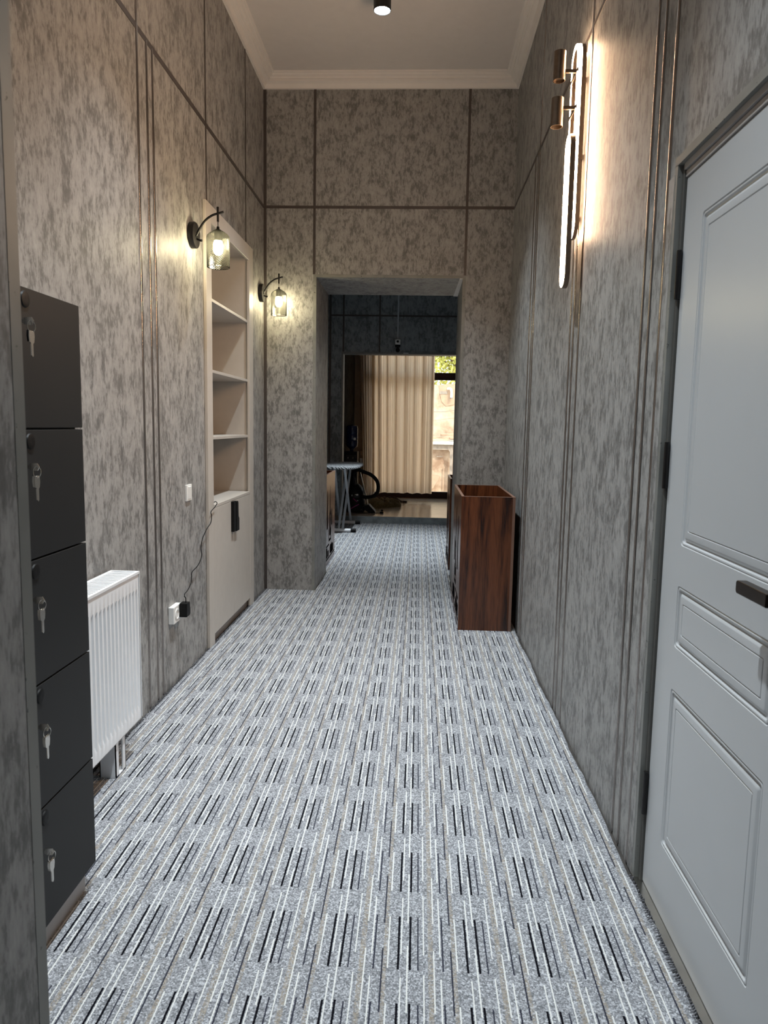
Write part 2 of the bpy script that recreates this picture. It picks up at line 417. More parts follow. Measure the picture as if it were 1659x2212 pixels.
# rear wall strips
trim(-1.29, -1.262, 10.394, 10.41, 0, 3.8, 'strip_dark'); trim(-1.10, -1.078, 10.394, 10.41, 2.42, 3.8, 'strip_dark'); trim(-.59, -.568, 10.394, 10.41, 2.42, 3.8, 'strip_dark'); trim(-1.262, .78, 10.395, 10.41, 2.915, 2.937, 'strip_dark')
trim(-1.115, -1.088, 10.39, 10.43, .0, 2.40, 'profile'); trim(-1.115, .56, 10.39, 10.43, 2.398, 2.425, 'profile')

# ------------------------------------------------------------------ right door
XF = .730
Y0, Y1, Z0, Z1 = 1.325, 2.147, .008, 2.097
door = MB()
panels = [(1.084,1.972),(.797,.975),(.209,.680)]; PY0, PY1 = 1.458, 2.016
def rect(y0,y1,z0,z1,d,r,x,n=5):
    y0+=d; y1-=d; z0+=d; z1-=d; out=[]
    for cy,cz,a0 in ((y1-r,z1-r,0),(y0+r,z1-r,90),(y0+r,z0+r,180),(y1-r,z0+r,270)):
        for k in range(n):
            a = math.radians(a0+90*k/(n-1)); out.append((x, cy+r*math.cos(a), cz+r*math.sin(a)))
    return out
ys = [Y0, PY0, PY1, Y1]; zs = sorted([Z0, Z1] + [z for p in panels for z in p])
for i in range(3):
    for j in range(len(zs)-1):
        if i == 1 and (zs[j], zs[j+1]) in panels: continue
        door.face([(XF,ys[i],zs[j]),(XF,ys[i+1],zs[j]),(XF,ys[i+1],zs[j+1]),(XF,ys[i],zs[j+1])])
mould = [(0,0),(.0015,0),(.004,.0028),(.007,.0008),(.010,.0010),(.013,.0050),(.017,.0062),(.021,.0040),(.025,.0012),(.028,.0006),(.044,.0006),(.0462,.0032),(.0485,.0006),(.056,.0006)]
for z0, z1 in panels:
    lp = []
    for i, (d, h) in enumerate(mould):
        r = 0 if i == 0 else max(.001, .010-d*.12)
        if i > 9: r = .004
        lp.append(rect(PY0,PY1,z0,z1,d,r,XF+h))
    door.loops(lp, cap=True)
door.face([(XF,Y0,Z0),(XF,Y0,Z1),(XF+.04,Y0,Z1),(XF+.04,Y0,Z0)]); door.face([(XF,Y1,Z0),(XF,Y1,Z1),(XF+.04,Y1,Z1),(XF+.04,Y1,Z0)])
door.face([(XF,Y0,Z1),(XF,Y1,Z1),(XF+.04,Y1,Z1),(XF+.04,Y0,Z1)]); door.face([(XF,Y0,Z0),(XF,Y1,Z0),(XF+.04,Y1,Z0),(XF+.04,Y0,Z0)])
door.face([(XF+.04,Y0,Z0),(XF+.04,Y1,Z0),(XF+.04,Y1,Z1),(XF+.04,Y0,Z1)])
dr = struct(door, 'door_1', M['door'], weld=True, angle=28)
tag(dr, 'pale grey panelled door with moulded frames in the right wall', 'door')
b = MB(); b.box(.722,.80,2.151,2.185,-.008,2.14); b.box(.722,.80,1.285,1.321,-.008,2.14); b.box(.772,.80,1.321,2.151,-.008,2.100)
b.build('door_frame', M['jamb'], dr, bevel=.002)
b = MB(); b.box(.726,.80,1.321,2.151,2.100,2.118); b.box(.720,.80,1.321,2.151,2.120,2.139); b.build('frame_head', M['plinth'], dr, bevel=.002)
for z0, z1 in ((1.770,1.904),(1.232,1.367),(.225,.361)):
    b = MB(); b.lathe([(.0001,z0),(.0075,z0),(.008,z0+.004),(.008,z1-.004),(.0075,z1),(.0001,z1)], (.7215,2.1485,0), 'z', 14)
    for q in (.33,.66): b.lathe([(.0085,z0+(z1-z0)*q-.001),(.0085,z0+(z1-z0)*q+.001)], (.7215,2.1485,0), 'z', 14)
    b.box(.722,.7245,2.1485,2.172,z0+.002,z1-.002)
    b.build('hinge', M['black_metal'], dr)
b = MB(); b.prism([(1.385,1.066),(1.385,1.094),(1.515,1.094),(1.519,1.090),(1.519,1.072),(1.515,1.066)], 'x', .668, .690)
b.tube([(.690,1.395,1.08),(.730,1.395,1.08)], .011, 16)
b.box(.7245,.7305,1.368,1.422,1.053,1.107)
b.build('door_handle', M['bronze_handle'], dr, bevel=.003)
b = MB(); b.box(.706,.732,1.285,2.185,-.006,.0045); tn[0]+=1; struct(b, 'trim_%d' % tn[0], M['chrome'])
# corner profile around the door
trim(R-.004, R+.02, 2.166, 2.188, 0, 2.14, 'profile'); trim(R-.004, R+.02, 1.285, 2.188, 2.138, 2.162, 'profile'); trim(R-.0045, R+.01, 2.188, 2.234, 0, 2.118, 'wall')

# ------------------------------------------------------------------ built-in bookcase
FX = -1.262; BX = -1.62
bk = thing('built_in_bookcase', (FX,4.92,0), 'beige built-in bookcase with open shelves recessed in the left wall', 'bookcase')
Y0,Y1 = 4.32,5.525; I0,I1 = 4.432,5.405
b = MB(); b.box(L,FX,Y0,I0,0,2.682); b.box(L,FX,I1,Y1,0,2.682); b.box(L,FX,I0,I1,2.577,2.682); b.build('frame', M['carton'], bk, bevel=.003)
b = MB(); b.box(BX,L,4.398,4.416,0,2.66); b.build('side_panel', M['carton'], bk)
b = MB(); b.box(BX,L,5.420,5.438,0,2.66); b.build('side_panel', M['carton'], bk)
b = MB(); b.box(BX,L,4.416,5.420,2.60,2.62); b.build('top_panel', M['carton'], bk)
b = MB(); b.box(BX-.01,BX,4.34,5.51,.03,2.66); b.build('back_panel', M['carton'], bk)
for z in (2.150,1.722,1.312):
    b = MB(); b.box(BX,L+.004,4.416,5.420,z-.018,z); b.build('shelf', M['carton'], bk, bevel=.001)
b = MB(); b.box(BX,FX-.001,4.432,5.405,.870,.888); b.build('shelf', M['carton'], bk, bevel=.001)
for k in range(2):
    ya, yb = ((4.435,4.917),(4.920,5.402))[k]
    b = MB(); b.box(L-.001,FX-.001,ya,yb,.066,.868); dd = b.build('door', M['carton'], bk, bevel=.0015)
    b = MB()
    if k == 0: b.prism([(4.845,.660),(4.845,.868),(4.905,.868),(4.905,.660)], 'x', FX-.001, FX+.020)
    else: b.prism([(4.915,.655),(4.915,.862),(4.955,.862),(4.965,.85),(4.967,.755),(4.985,.74),(4.985,.655)], 'x', FX-.001, FX+.022)
    h = b.build('handle', M['black'], dd, bevel=.002)
    tag(h, 'black handle plate')
b = MB(); b.box(L-.03,L-.012,4.358,5.492,-.008,.064); b.build('kick_board', M['plinth'], bk)

# ------------------------------------------------------------------ switch, socket, adapter
sw = thing('light_switch', (L,3.977,1.008), 'white single light switch on the left wall beside the bookcase', 'light switch')
b = MB(); b.box(L,L+.011,3.932,4.022,.963,1.053); b.build('plate', M['white_plastic'], sw, bevel=.002)
b = MB(); b.prism([(L+.009,.973),(L+.0135,.973),(L+.017,1.043),(L+.009,1.043)], 'y', 3.952, 4.002); b.build('rocker', M['white_plastic'], sw, bevel=.0015)
so = thing('wall_socket', (L,3.70,.392), 'white surface-mounted socket low on the left wall', 'socket')
b = MB(); b.box(L,L+.030,3.632,3.752,.347,.437); b.build('housing', M['white_plastic'], so, bevel=.003)
b = MB(); b.lathe([(.031,0),(.031,.002),(.024,.004),(.022,-.001),(.0001,-.002)], (L+.0302,3.680,.392), 'x', 28); b.build('socket_ring', M['white_plastic'], so)
ad = thing('power_adapter', (L+.03,3.74,.40), 'black plug-in power adapter in the white socket with a thin wavy cable', 'power adapter')
b = MB(); b.prism([(3.708,.367),(3.713,.441),(3.766,.441),(3.772,.375),(3.762,.367)], 'x', L+.031, L+.074); b.build('body', M['black'], ad, bevel=.004)
cab = [(-1.222,3.735,.441),(-1.222,3.733,.470),(-1.226,3.722,.478),(-1.230,3.735,.472),(-1.238,3.752,.486),(-1.252,3.80,.476),(-1.262,3.862,.488),(-1.262,3.90,.520),(-1.266,3.915,.553),(-1.262,4.01,.565),(-1.262,4.10,.598),(-1.262,4.14,.655),(-1.262,4.12,.71),(-1.262,4.16,.765),(-1.258,4.23,.803),(-1.254,4.31,.832),(-1.250,4.365,.790),(-1.248,4.362,.84),(-1.246,4.35,.872),(-1.246,4.42,.91),(-1.248,4.50,.905),(-1.262,4.48,.892),(-1.30,4.46,.8895),(-1.40,4.50,.8895)]
cab = [(-1.222,3.738,.441),(-1.222,3.736,.463),(-1.226,3.726,.474),(-1.230,3.744,.470),(-1.236,3.765,.480),(-1.25,3.83,.476),(-1.258,3.915,.490),(-1.262,3.935,.530),(-1.262,3.945,.552),(-1.262,4.05,.568),(-1.262,4.13,.610),(-1.266,4.125,.66),(-1.264,4.14,.71),(-1.256,4.22,.745),(-1.252,4.285,.775),(-1.252,4.36,.79),(-1.250,4.37,.82),(-1.250,4.355,.855),(-1.248,4.425,.885),(-1.246,4.44,.905),(-1.252,4.425,.912),(-1.275,4.452,.9),(-1.30,4.46,.8905),(-1.42,4.52,.8905)]
cab = [(-1.222,3.738,.441),(-1.222,3.736,.465),(-1.226,3.727,.477),(-1.230,3.742,.472),(-1.236,3.765,.482),(-1.25,3.85,.478),(-1.258,3.935,.496),(-1.258,3.955,.535),(-1.258,3.965,.560),(-1.256,4.07,.578),(-1.254,4.135,.620),(-1.254,4.125,.67),(-1.254,4.15,.715),(-1.254,4.20,.745),(-1.252,4.25,.77),(-1.250,4.315,.793),(-1.250,4.335,.83),(-1.250,4.325,.86),(-1.248,4.40,.88),(-1.244,4.435,.90),(-1.250,4.425,.911),(-1.275,4.445,.90),(-1.30,4.46,.8905),(-1.42,4.52,.8905)]
b = MB(); b.tube(bez(cab, 6), .0026, 8); b.build('cable', M['black'], ad)

# ------------------------------------------------------------------ radiator
rd = thing('radiator', (-1.2,2.5,0), 'white ribbed panel radiator on a floor stand below the left wall', 'radiator')
RY0, RY1, RX = 2.10, 2.905, -1.148; RZ0, RZ1 = .150, .770
b = MB(); lp = []
nr = 23; pitch = (RY1-RY0-.02)/nr
rows = []
zl = [(RZ0,0),(RZ0+.045,0),(RZ0+.070,1),(RZ1-.085,1),(RZ1-.060,0),(RZ1,0)]
cols = []
for i in range(nr):
    y = RY0+.01+i*pitch
    for f, dpt in ((0,0),(.22,0),(.34,1),(.72,1),(.84,0)): cols.append((y+f*pitch, dpt))
cols = [(RY0,0)] + cols + [(RY1,0)]
for z, fz in zl: rows.append([(RX - .011*fz*dpt, y, z) for y, dpt in cols])
b.loops(rows, closed=False)
b.box(RX-.014,RX-.012,RY0,RY1,RZ0,RZ1)
b.box(RX-.012,RX,RY1-.002,RY1,RZ0,RZ1); b.box(RX-.012,RX,RY0,RY0+.002,RZ0,RZ1); b.box(RX-.012,RX,RY0,RY1,RZ0-.001,RZ0+.001)
b.build('front_panel', M['white_metal'], rd, angle=50)
b = MB(); b.box(-1.268,-1.255,RY0,RY1,RZ0,RZ1); b.build('back_panel', M['white_metal'], rd)
for ya in (RY1, RY0-.004):
    b = MB(); b.box(-1.262,-1.145,ya,ya+.004,RZ0+.005,RZ1+.008); b.build('side_cover', M['white_metal'], rd)
b = MB(); b.box(-1.266,-1.254,RY0-.004,RY1+.004,RZ1+.004,RZ1+.012); b.box(-1.156,-1.144,RY0-.004,RY1+.004,RZ1+.002,RZ1+.012); b.box(-1.254,-1.156,RY1-.008,RY1+.004,RZ1+.002,RZ1+.012)
for i in range(40): b.bar((-1.255,RY0+.02+i*.02,RZ1+.007),(-1.156,RY0+.02+i*.02,RZ1+.007), .013, .006)
b.build('top_grille', M['white_metal'], rd)
b = MB(); b.tube([(-1.205,RY1+.004,.168),(-1.205,RY1+.02,.168)], .012, 16); b.lathe([(.0001,.016),(.018,.016),(.023,.022),(.0235,.05),(.021,.062),(.012,.066),(.0001,.066)], (-1.205,RY1,.168), 'y', 20); b.build('valve_cap', M['white_plastic'], rd)
for y in (2.662, 2.190):
    b = MB(); b.box(-1.225,-1.158,y,y+.004,0,.17); b.box(-1.162,-1.158,y,y+.026,0,.17); b.box(-1.225,-1.221,y,y+.026,0,.17); b.box(-1.174,-1.158,y+.09,y+.094,0,.17); b.box(-1.162,-1.158,y+.066,y+.094,0,.17)
    b.box(-1.225,-1.158,y+.004,y+.094,0,.004)
    b.build('leg', M['white_metal'], rd)

# ------------------------------------------------------------------ lockers with keys
lk = thing('locker', (-1.1,1.8,0), 'tall anthracite locker with five stacked doors beside the left wall', 'locker')
b = MB(); b.box(-1.275,-.960,1.60,1.998,.085,1.708); b.build('body', M['locker'], lk, bevel=.001)
b = MB(); b.box(-1.26,-.968,1.61,1.985,0,.085); pl = b.build('plinth', M['plinth'], lk); tag(pl, 'light grey plinth')
names = ['topmost','second','middle','fourth','lowest']
zz = [(1.379,1.710),(1.058,1.374),(.738,1.053),(.412,.733),(.083,.407)]
for i, (z0, z1) in enumerate(zz):
    b = MB(); b.box(-.958,-.940,1.60,2.000,z0,z1); dd = b.build('door', M['locker'], lk, bevel=.0012)
    b = MB(); b.lathe([(.0001,.004),(.011,.005),(.018,.0035),(.020,0)], (-.940,1.722,z1-.028), 'x', 24); b.build('vent_disc', M['black'], dd)
    zk = z1-.086
    b = MB(); b.lathe([(.011,0),(.011,.004),(.008,.006),(.0001,.006)], (-.940,1.668,zk), 'x', 20); b.build('lock', M['chrome'], dd)
    # keys in the lock
    ks = thing('bunch_of_keys', (-.934,1.668,zk), 'two small keys on a ring hanging from the %s locker door' % names[i], 'keys', 'keys in the locker doors')
    b = MB(); b.box(-.934,-.914,1.6665,1.6695,zk-.004,zk+.004); b.prism([(-.914,zk-.008),(-.914,zk+.008),(-.895,zk+.009),(-.890,zk),(-.895,zk-.009)], 'y', 1.6668, 1.6692); b.build('key', M['chrome'], ks)
    rp = [(-.897+.012*math.sin(a)*.3, 1.668+.011*math.sin(a), zk-.012+.013*math.cos(a)) for a in [2*PI*k/20 for k in range(21)]]
    b = MB(); b.tube(rp, .0012, 6); b.build('ring', M['chrome'], ks)
    t = [.25,-.5,.9,.1,-.8][i]; cs, sn = math.cos(t), math.sin(t)
    b = MB()
    poly = [(-.010,0),(.010,0),(.0115,-.012),(.009,-.026),(.0045,-.029),(.0045,-.056),(.001,-.060),(-.004,-.056),(-.0045,-.029),(-.009,-.026),(-.0115,-.012)]
    b.prism([(1.668+q[0], zk-.022+q[1]) for q in poly], 'x', -.8985, -.896)
    ko = b.build('key', [M['chrome'],M['black'],M['chrome'],M['chrome'],M['chrome']][0], ks)
    ko.rotation_euler = (0,0,0)
    b = MB(); b.prism([(1.668+q[0]*1.08, zk-.022+q[1]*1.0+.001) for q in [(-.010,0),(.010,0),(.0115,-.012),(.009,-.026),(-.009,-.026),(-.0115,-.012)]], 'x', -.9025, -.8985)
    ko2 = b.build('key_head', M['black'] if i in (0,) else M['chrome'], ks)

# ------------------------------------------------------------------ left wall sconces
def sconce(y, label):
    z = 2.424
    s = thing('wall_sconce', (L,y,z), label, 'wall lamp', 'black sconces beside the bookcase')
    b = MB(); b.lathe([(.0001,0),(.066,0),(.070,.004),(.070,.026),(.067,.031),(.0001,.033)], (L,y,z), 'x', 40); b.build('back_plate', M['black_metal'], s)
    b = MB(); b.tube(bez([(-1.258,y,z-.018),(-1.236,y,z+.028),(-1.205,y,z+.074),(-1.165,y,z+.104),(-1.13,y,z+.116),(-1.098,y,z+.125)], 8), .0062, 14); b.build('arm', M['black_metal'], s)
    b = MB(); b.tube([(-1.25,y,z-.006),(-1.25,y-.022,z-.006)], .006, 12); b.tube([(-1.25,y,z-.02),(-1.226,y,z-.028)], .005, 12); b.lathe([(.0001,-.007),(.006,-.005),(.0075,0),(.006,.005),(.0001,.007)], (-1.224,y,z-.028), 'x', 14); b.build('swivel_knob', M['black_metal'], s)
    b = MB(); b.tube([(-1.13,y,z+.140),(-1.13,y,z+.142),(-1.13,y,z+.072)], .0065, 12); b.lathe([(.0001,.152),(.006,.150),(.0075,.145),(.006,.139)], (-1.13,y,z), 'z', 12); b.tube([(-1.13,y,z+.076),(-1.13,y,z+.03)], .0022, 8); b.build('hanging_rod', M['black_metal'], s)
    b = MB(); b.lathe([(.0001,.048),(.007,.046),(.009,.032),(.009,.028),(.021,.026),(.0225,.018),(.0225,-.030),(.0001,-.031)], (-1.13,y,z), 'z', 24); b.build('lamp_socket', M['black'], s)
    # shade with a cut diamond lattice
    b = MB(); n, rr = 60, []
    prof = []
    hs = 46
    for i in range(hs+1):
        t = i/hs; h = .030-.200*t
        if h > -.012: a = (.030-h)/.042; r = .012+.049*math.sin(a*PI/2)
        else: r = .061
        prof.append((r, h))
    rings = []
    for i, (r, h) in enumerate(prof):
        ring = []
        for k in range(n):
            q = .0016 if (i+k) % 2 == 0 else -.0008
            a = 2*PI*k/n; ring.append((-1.13+(r+q)*math.cos(a), y+(r+q)*math.sin(a), z+h))
        rings.append(ring)
    b.loops(rings)
    b.lathe([(.0605,-.170),(.0625,-.1715),(.0605,-.173),(.0585,-.1715),(.0605,-.170)], (-1.13,y,z), 'z', n)
    b.build('glass_shade', M['shade'], s, smooth=False)
    b = MB(); b.lathe([(.0001,-.106),(.012,-.104),(.021,-.096),(.026,-.083),(.027,-.068),(.0255,-.050),(.022,-.034),(.02,-.028)], (-1.13,y,z), 'z', 24); bu = b.build('bulb', M['bulb'], s, angle=180)
    return s
sconce(4.10, 'black arched wall sconce with smoky glass shade left of the bookcase')
sconce(5.85, 'black arched wall sconce with smoky glass shade in the far left corner')

# ------------------------------------------------------------------ right wall lamp
wl = thing('wall_lamp', (R,3.42,2.6), 'bronze wall lamp of two long glowing ovals and two spot tubes on the right wall', 'wall lamp')
def stad(yc, z0, z1, w, x, n=14):
    out = []
    for k in range(n+1): a = PI*k/n; out.append((x, yc+w*math.cos(a), z1-w+w*math.sin(a)))
    for k in range(n+1): a = PI+PI*k/n; out.append((x, yc+w*math.cos(a), z0+w+w*math.sin(a)))
    return out
YA, ZA0, ZA1, WA = 3.462, 2.255, 3.084, .070
b = MB(); b.loops([stad(YA,ZA0,ZA1,WA,.672), stad(YA,ZA0,ZA1,WA,.689), stad(YA,ZA0+.003,ZA1-.003,WA-.003,.689)]); b.loops([stad(YA,ZA0+.0225,ZA1-.0225,WA-.0225,.6545), stad(YA,ZA0+.0225,ZA1-.0225,WA-.0225,.689), stad(YA,ZA0+.016,ZA1-.016,WA-.016,.689), stad(YA,ZA0+.016,ZA1-.016,WA-.016,.6545), stad(YA,ZA0+.0225,ZA1-.0225,WA-.0225,.6545)]); b.build('upper_oval', M['bronze'], wl)
b = MB(); b.loops([stad(YA,ZA0+.016,ZA1-.016,WA-.016,.652), stad(YA,ZA0+.003,ZA1-.003,WA-.003,.652), stad(YA,ZA0,ZA1,WA,.655), stad(YA,ZA0,ZA1,WA,.672)]); b.build('front_diffuser', M['led'], wl)
b = MB(); b.loops([stad(YA,ZA0+.003,ZA1-.003,WA-.003,.6895), stad(YA,ZA0+.016,ZA1-.016,WA-.016,.6895)]); b.build('rear_diffuser', M['led_back'], wl)
YB, ZB0, ZB1, WB = 3.405, 2.030, 2.690, .062
b = MB(); b.loops([stad(YB,ZB0,ZB1,WB,.629)[::-1], stad(YB,ZB0,ZB1,WB,.6515)[::-1]], cap=True); b.loops([stad(YB,ZB0,ZB1,WB,.629), stad(YB,ZB0+.004,ZB1-.004,WB-.004,.629)]); b.build('lower_oval', M['bronze'], wl)
b = MB(); b.loops([stad(YB,ZB0+.003,ZB1-.003,WB-.003,.6285), stad(YB,ZB0+.008,ZB1-.008,WB-.008,.6275)], cap=True); b.build('lower_diffuser', M['led'], wl, smooth=False)
for z in (2.35, 2.62, 2.95):
    b = MB(); b.box(.688,R,YA+.02,YA+.044,z-.010,z+.010); b.box(.674,.688,YA-WA+.01,YA+WA-.01,z-.008,z+.008); b.build('bracket', M['bronze'], wl)
for x, z0, z1, za in ((.576,2.908,3.027,2.948),(.574,2.717,2.836,2.797)):
    b = MB(); b.lathe([(.0001,z1),(.0265,z1),(.0265,z0),(.024,z0),(.0235,z0+(.012 if za > 2.9 else .05)),(.0001,z0+(.012 if za > 2.9 else .05))], (x,3.40,0), 'z', 32); b.build('spot_tube', M['bronze'], wl)
    b = MB(); b.bar((x+.022,3.40,za),(.655,3.40,za), .010, .014); b.bar((.652,3.40-.02,za),(.652,YA+WA-.01,za), .006, .014); b.build('arm', M['bronze'], wl)

# ------------------------------------------------------------------ ceiling spots
def spotlight(x, y, label, power, ang=84, blend=1.0, H=H, col=COOL):
    s = thing('ceiling_spotlight', (x,y,H), label, 'ceiling light', 'surface ceiling spotlights')
    b = MB(); b.lathe([(.0001,0),(.054,0),(.055,-.003),(.055,-.126),(.053,-.129),(.0505,-.129),(.049,-.120)], (x,y,H), 'z', 40); b.build('housing', M['black_metal'], s)
    b = MB(); b.lathe([(.0495,-.1262),(.03,-.1268),(.0001,-.1272)], (x,y,H), 'z', 32); b.build('lens', M['lens'], s)
    ld = bpy.data.lights.new('spot_beam', 'SPOT'); ld.energy = power; ld.color = col; ld.spot_size = math.radians(ang); ld.spot_blend = blend; ld.shadow_soft_size = .04
    lo = bpy.data.objects.new('spot_beam', ld); COL.objects.link(lo); lo.parent = s; lo.location = (0,0,-.135)
    return s
spotlight(-.289, 4.86, 'black surface ceiling spotlight nearest the far wall of the corridor', 470)
spotlight(-.289, 3.10, 'black surface ceiling spotlight halfway along the corridor ceiling', 470)
spotlight(-.289, 1.45, 'black surface ceiling spotlight closest to the near doorway', 470)
spotlight(-.289, 8.4, 'black surface ceiling spotlight in the room behind the passage', 900, ang=62, H=H)

# ------------------------------------------------------------------ wooden bins
def bin_(x0, x1, y0, y1, h, face, label):
    s = thing('wooden_bin', ((x0+x1)/2,(y0+y1)/2,0), label, 'wooden bin', 'open walnut bins')
    t = .018
    if face < 0: # printed side on -x
        b = MB(); b.box(x0,x0+t,y0,y1,0,h); sp = b.build('side_panel', M['wood'], s)
        b = MB(); b.box(x1-t,x1,y0,y1,0,h); b.build('side_panel', M['wood'], s)
    else:
        b = MB(); b.box(x1-t,x1,y0,y1,0,h); sp = b.build('side_panel', M['wood'], s)
        b = MB(); b.box(x0,x0+t,y0,y1,0,h); b.build('side_panel', M['wood'], s)
    b = MB(); b.box(x0+t,x1-t,y0+.001,y0+t,0,h-.001); b.build('front_panel', M['wood'], s)
    b = MB(); b.box(x0+t,x1-t,y1-t,y1-.001,0,h-.001); b.build('back_panel', M['wood'], s)
    b = MB(); b.box(x0+t,x1-t,y0+t,y1-t,.03,.048); b.build('bottom_panel', M['wood'], s)
    b = MB(); e = .0015
    b.box(x0,x1,y0,y0+t,h,h+e); b.box(x0,x1,y1-t,y1,h,h+e); b.box(x0,x0+t,y0+t,y1-t,h,h+e); b.box(x1-t,x1,y0+t,y1-t,h,h+e)
    b.box(x1-t,x1,y0-e,y0,.002,h)
    b.build('edge_band', M['wood_edge'], s)
    # printed skyline
    w = y1-y0; b = MB()
    xx = (x0-.0015, x0) if face < 0 else (x1, x1+.0015)
    def sh(pts): b.prism([(y0+p[0]*w, p[1]*h) for p in pts], 'x', *xx)
    sh([(.50,.30),(.58,.30),(.57,.52),(.60,.54),(.56,.60),(.545,.86),(.53,.60),(.49,.54),(.51,.52)])
    sh([(.26,.40),(.33,.40),(.325,.62),(.30,.80),(.29,.82),(.275,.62)])
    sh([(.66,.40),(.72,.40),(.72,.56),(.69,.60),(.66,.56)])
    sh([(.44,.24),(.62,.24),(.62,.265),(.44,.265)]); sh([(.44,.265),(.46,.265),(.46,.38),(.44,.38)]); sh([(.60,.265),(.62,.265),(.62,.38),(.60,.38)])
    sh([(.12,.20),(.46,.20),(.46,.215),(.12,.215)])
    for q0, q1, hh in ((.10,.20,.16),(.22,.30,.19),(.34,.42,.15),(.66,.74,.19),(.76,.84,.17)): sh([(q0,.08),(q1,.08),(q1,hh),(q0,hh)])
    sh([(.60+.06*math.cos(2*PI*k/20),.135+.055*math.sin(2*PI*k/20)) for k in range(20)])
    sh([(.04,.055),(.96,.055),(.96,.068),(.04,.068)])
    b.build('printed_skyline', M['print'], s)
    return s
bin_(.303,.667,4.92,5.92,.931,-1,'walnut wooden bin in the corridor against the right wall, nearest bin')
bin_(.318,.70,7.04,7.66,.897,-1,'walnut wooden bin behind the passage on the right side')
bin_(-1.26,-.886,6.84,7.757,.908,1,'walnut wooden bin behind the passage on the left, before the ironing board')

# ------------------------------------------------------------------ ironing board
ib = thing('ironing_board', (-1.0,9.7,0), 'ironing board with patterned cover and grey tube legs in the room behind', 'ironing board')
def bo(d, z):
    out = []
    for k in range(40):
        a = 2*PI*k/40; x = math.cos(a); y = math.sin(a)
        px = -1.0+(.245+d)*(abs(x)**.6)*(1 if x > 0 else -1); py = 9.72+(.66+d)*(abs(y)**.6)*(1 if y > 0 else -1)
        out.append((px, py, z))
    return out
b = MB(); b.loops([bo(-.02,.838),bo(0,.842),bo(.008,.855),bo(.004,.87),bo(-.03,.876)]); b.face(bo(-.02,.838)); b.face(bo(-.03,.876)); b.build('board_top', M['board'], ib)
FY, BY = 9.38, 10.18
for (xa, xb, ya, yb) in ((-1.018,-.985,FY,10.08),(-.967,-.935,FY,10.08),(-.935,-.955,BY,9.42),(-1.09,-1.085,BY,9.42)):
    b = MB(); b.bar((xa,ya,.045),(xb,yb,.838), .030, .018, up=(0,1,0)); b.build('leg', M['grey_tube'], ib, bevel=.003)
for y, xa, xb in ((FY,-1.24,-.79),(BY,-1.24,-.80)):
    b = MB(); b.tube([(xa,y,.026),(xb-.07,y,.026)], .0235, 16); fb = b.build('foot_bar', M['white_metal'], ib)
    for c0, c1 in ((xb-.07,xb),(xa-.05,xa)):
        b = MB(); b.tube([(c0,y,.026),(c1,y,.026)], .026, 16); b.build('end_cap', M['black'], fb)

# ------------------------------------------------------------------ sun room things
FZ = .095
wd = thing('water_dispenser', (-1.05,11.5,FZ), 'black water dispenser standing in the corner behind the ironing board', 'water dispenser')
b = MB(); b.box(-1.16,-.955,11.38,11.68,FZ,.985); b.build('body', M['black'], wd, bevel=.01)
b = MB(); b.box(-1.14,-.975,11.374,11.38,.78,.93); b.build('tap_panel', M['black_metal'], wd)
for x in (-1.10,-1.02):
    b = MB(); b.tube([(x,11.374,.90),(x,11.345,.895),(x,11.34,.87)], .01, 10); b.build('tap', M['chrome'], wd)
wb = thing('water_bottle', (-1.055,11.53,.985), 'dark blue water bottle upside down on the black dispenser', 'water bottle')
b = MB(); b.lathe([(.0001,.0),(.03,.0),(.035,.04),(.085,.075),(.094,.10),(.094,.17),(.088,.18),(.094,.19),(.094,.26),(.088,.27),(.094,.28),(.094,.37),(.085,.40),(.06,.412),(.0001,.414)], (-1.055,11.53,.985), 'z', 28); b.build('bottle_body', M['bottle'], wb)
b = MB(); b.box(-1.02,-.985,11.437,11.440,1.16,1.20); b.build('bottle_label', M['white_plastic'], wb)

vc = thing('vacuum_cleaner', (-.93,10.95,FZ), 'black canister vacuum cleaner with looping hose and steel wand on the tiles', 'vacuum cleaner')
b = MB(); b.lathe([(.0001,.0),(.15,.0),(.165,.03),(.165,.16),(.15,.19),(.15,.30),(.135,.33),(.105,.38),(.06,.42),(.0001,.43)], (-.95,10.97,FZ), 'z', 28); b.box(-1.05,-.80,10.80,11.1,FZ,FZ+.09); b.build('canister', M['black'], vc, bevel=.006)
b = MB(); b.lathe([(.1505,.215),(.1525,.22),(.1525,.26),(.1505,.265)], (-.95,10.97,FZ), 'z', 28); b.build('clamp_ring', M['black_metal'], vc)
b = MB(); b.bar((-.985,10.822,.345),(-.885,10.825,.36),.004,.022); b.build('badge', M['white_plastic'], vc)
b = MB(); b.bar((-1.0,10.84,.33+.0),(-.90,10.80,.255),.008,.014); b.bar((-.99,10.795,.15),(-.87,10.795,.22),.008,.014); b.build('latch', M['magenta'], vc)
b = MB(); b.box(-.925,-.885,10.822,10.828,.235,.275); b.build('rating_plate', M['white_plastic'], vc)
for x in (-1.02,-.83):
    b = MB(); b.tube([(x-.015,10.80,FZ+.035),(x+.015,10.80,FZ+.035)], .035, 18); b.build('wheel', M['black_metal'], vc)
b = MB(); hz = bez([(-.95,10.90,.50),(-.965,10.86,.66),(-.90,10.82,.735),(-.80,10.80,.705),(-.69,10.80,.66),(-.61,10.80,.58),(-.585,10.80,.49),(-.60,10.80,.40),(-.66,10.80,.345),(-.75,10.82,.325),(-.84,10.85,.33)], 10)
b.tube(hz, [.0265+.002*(i % 2) for i in range(len(hz))], 14); b.build('hose', M['black'], vc)
b = MB(); b.tube([(-.925,11.0,.86),(-.74,10.86,.21)], .0135, 14); b.build('wand', M['chrome'], vc)
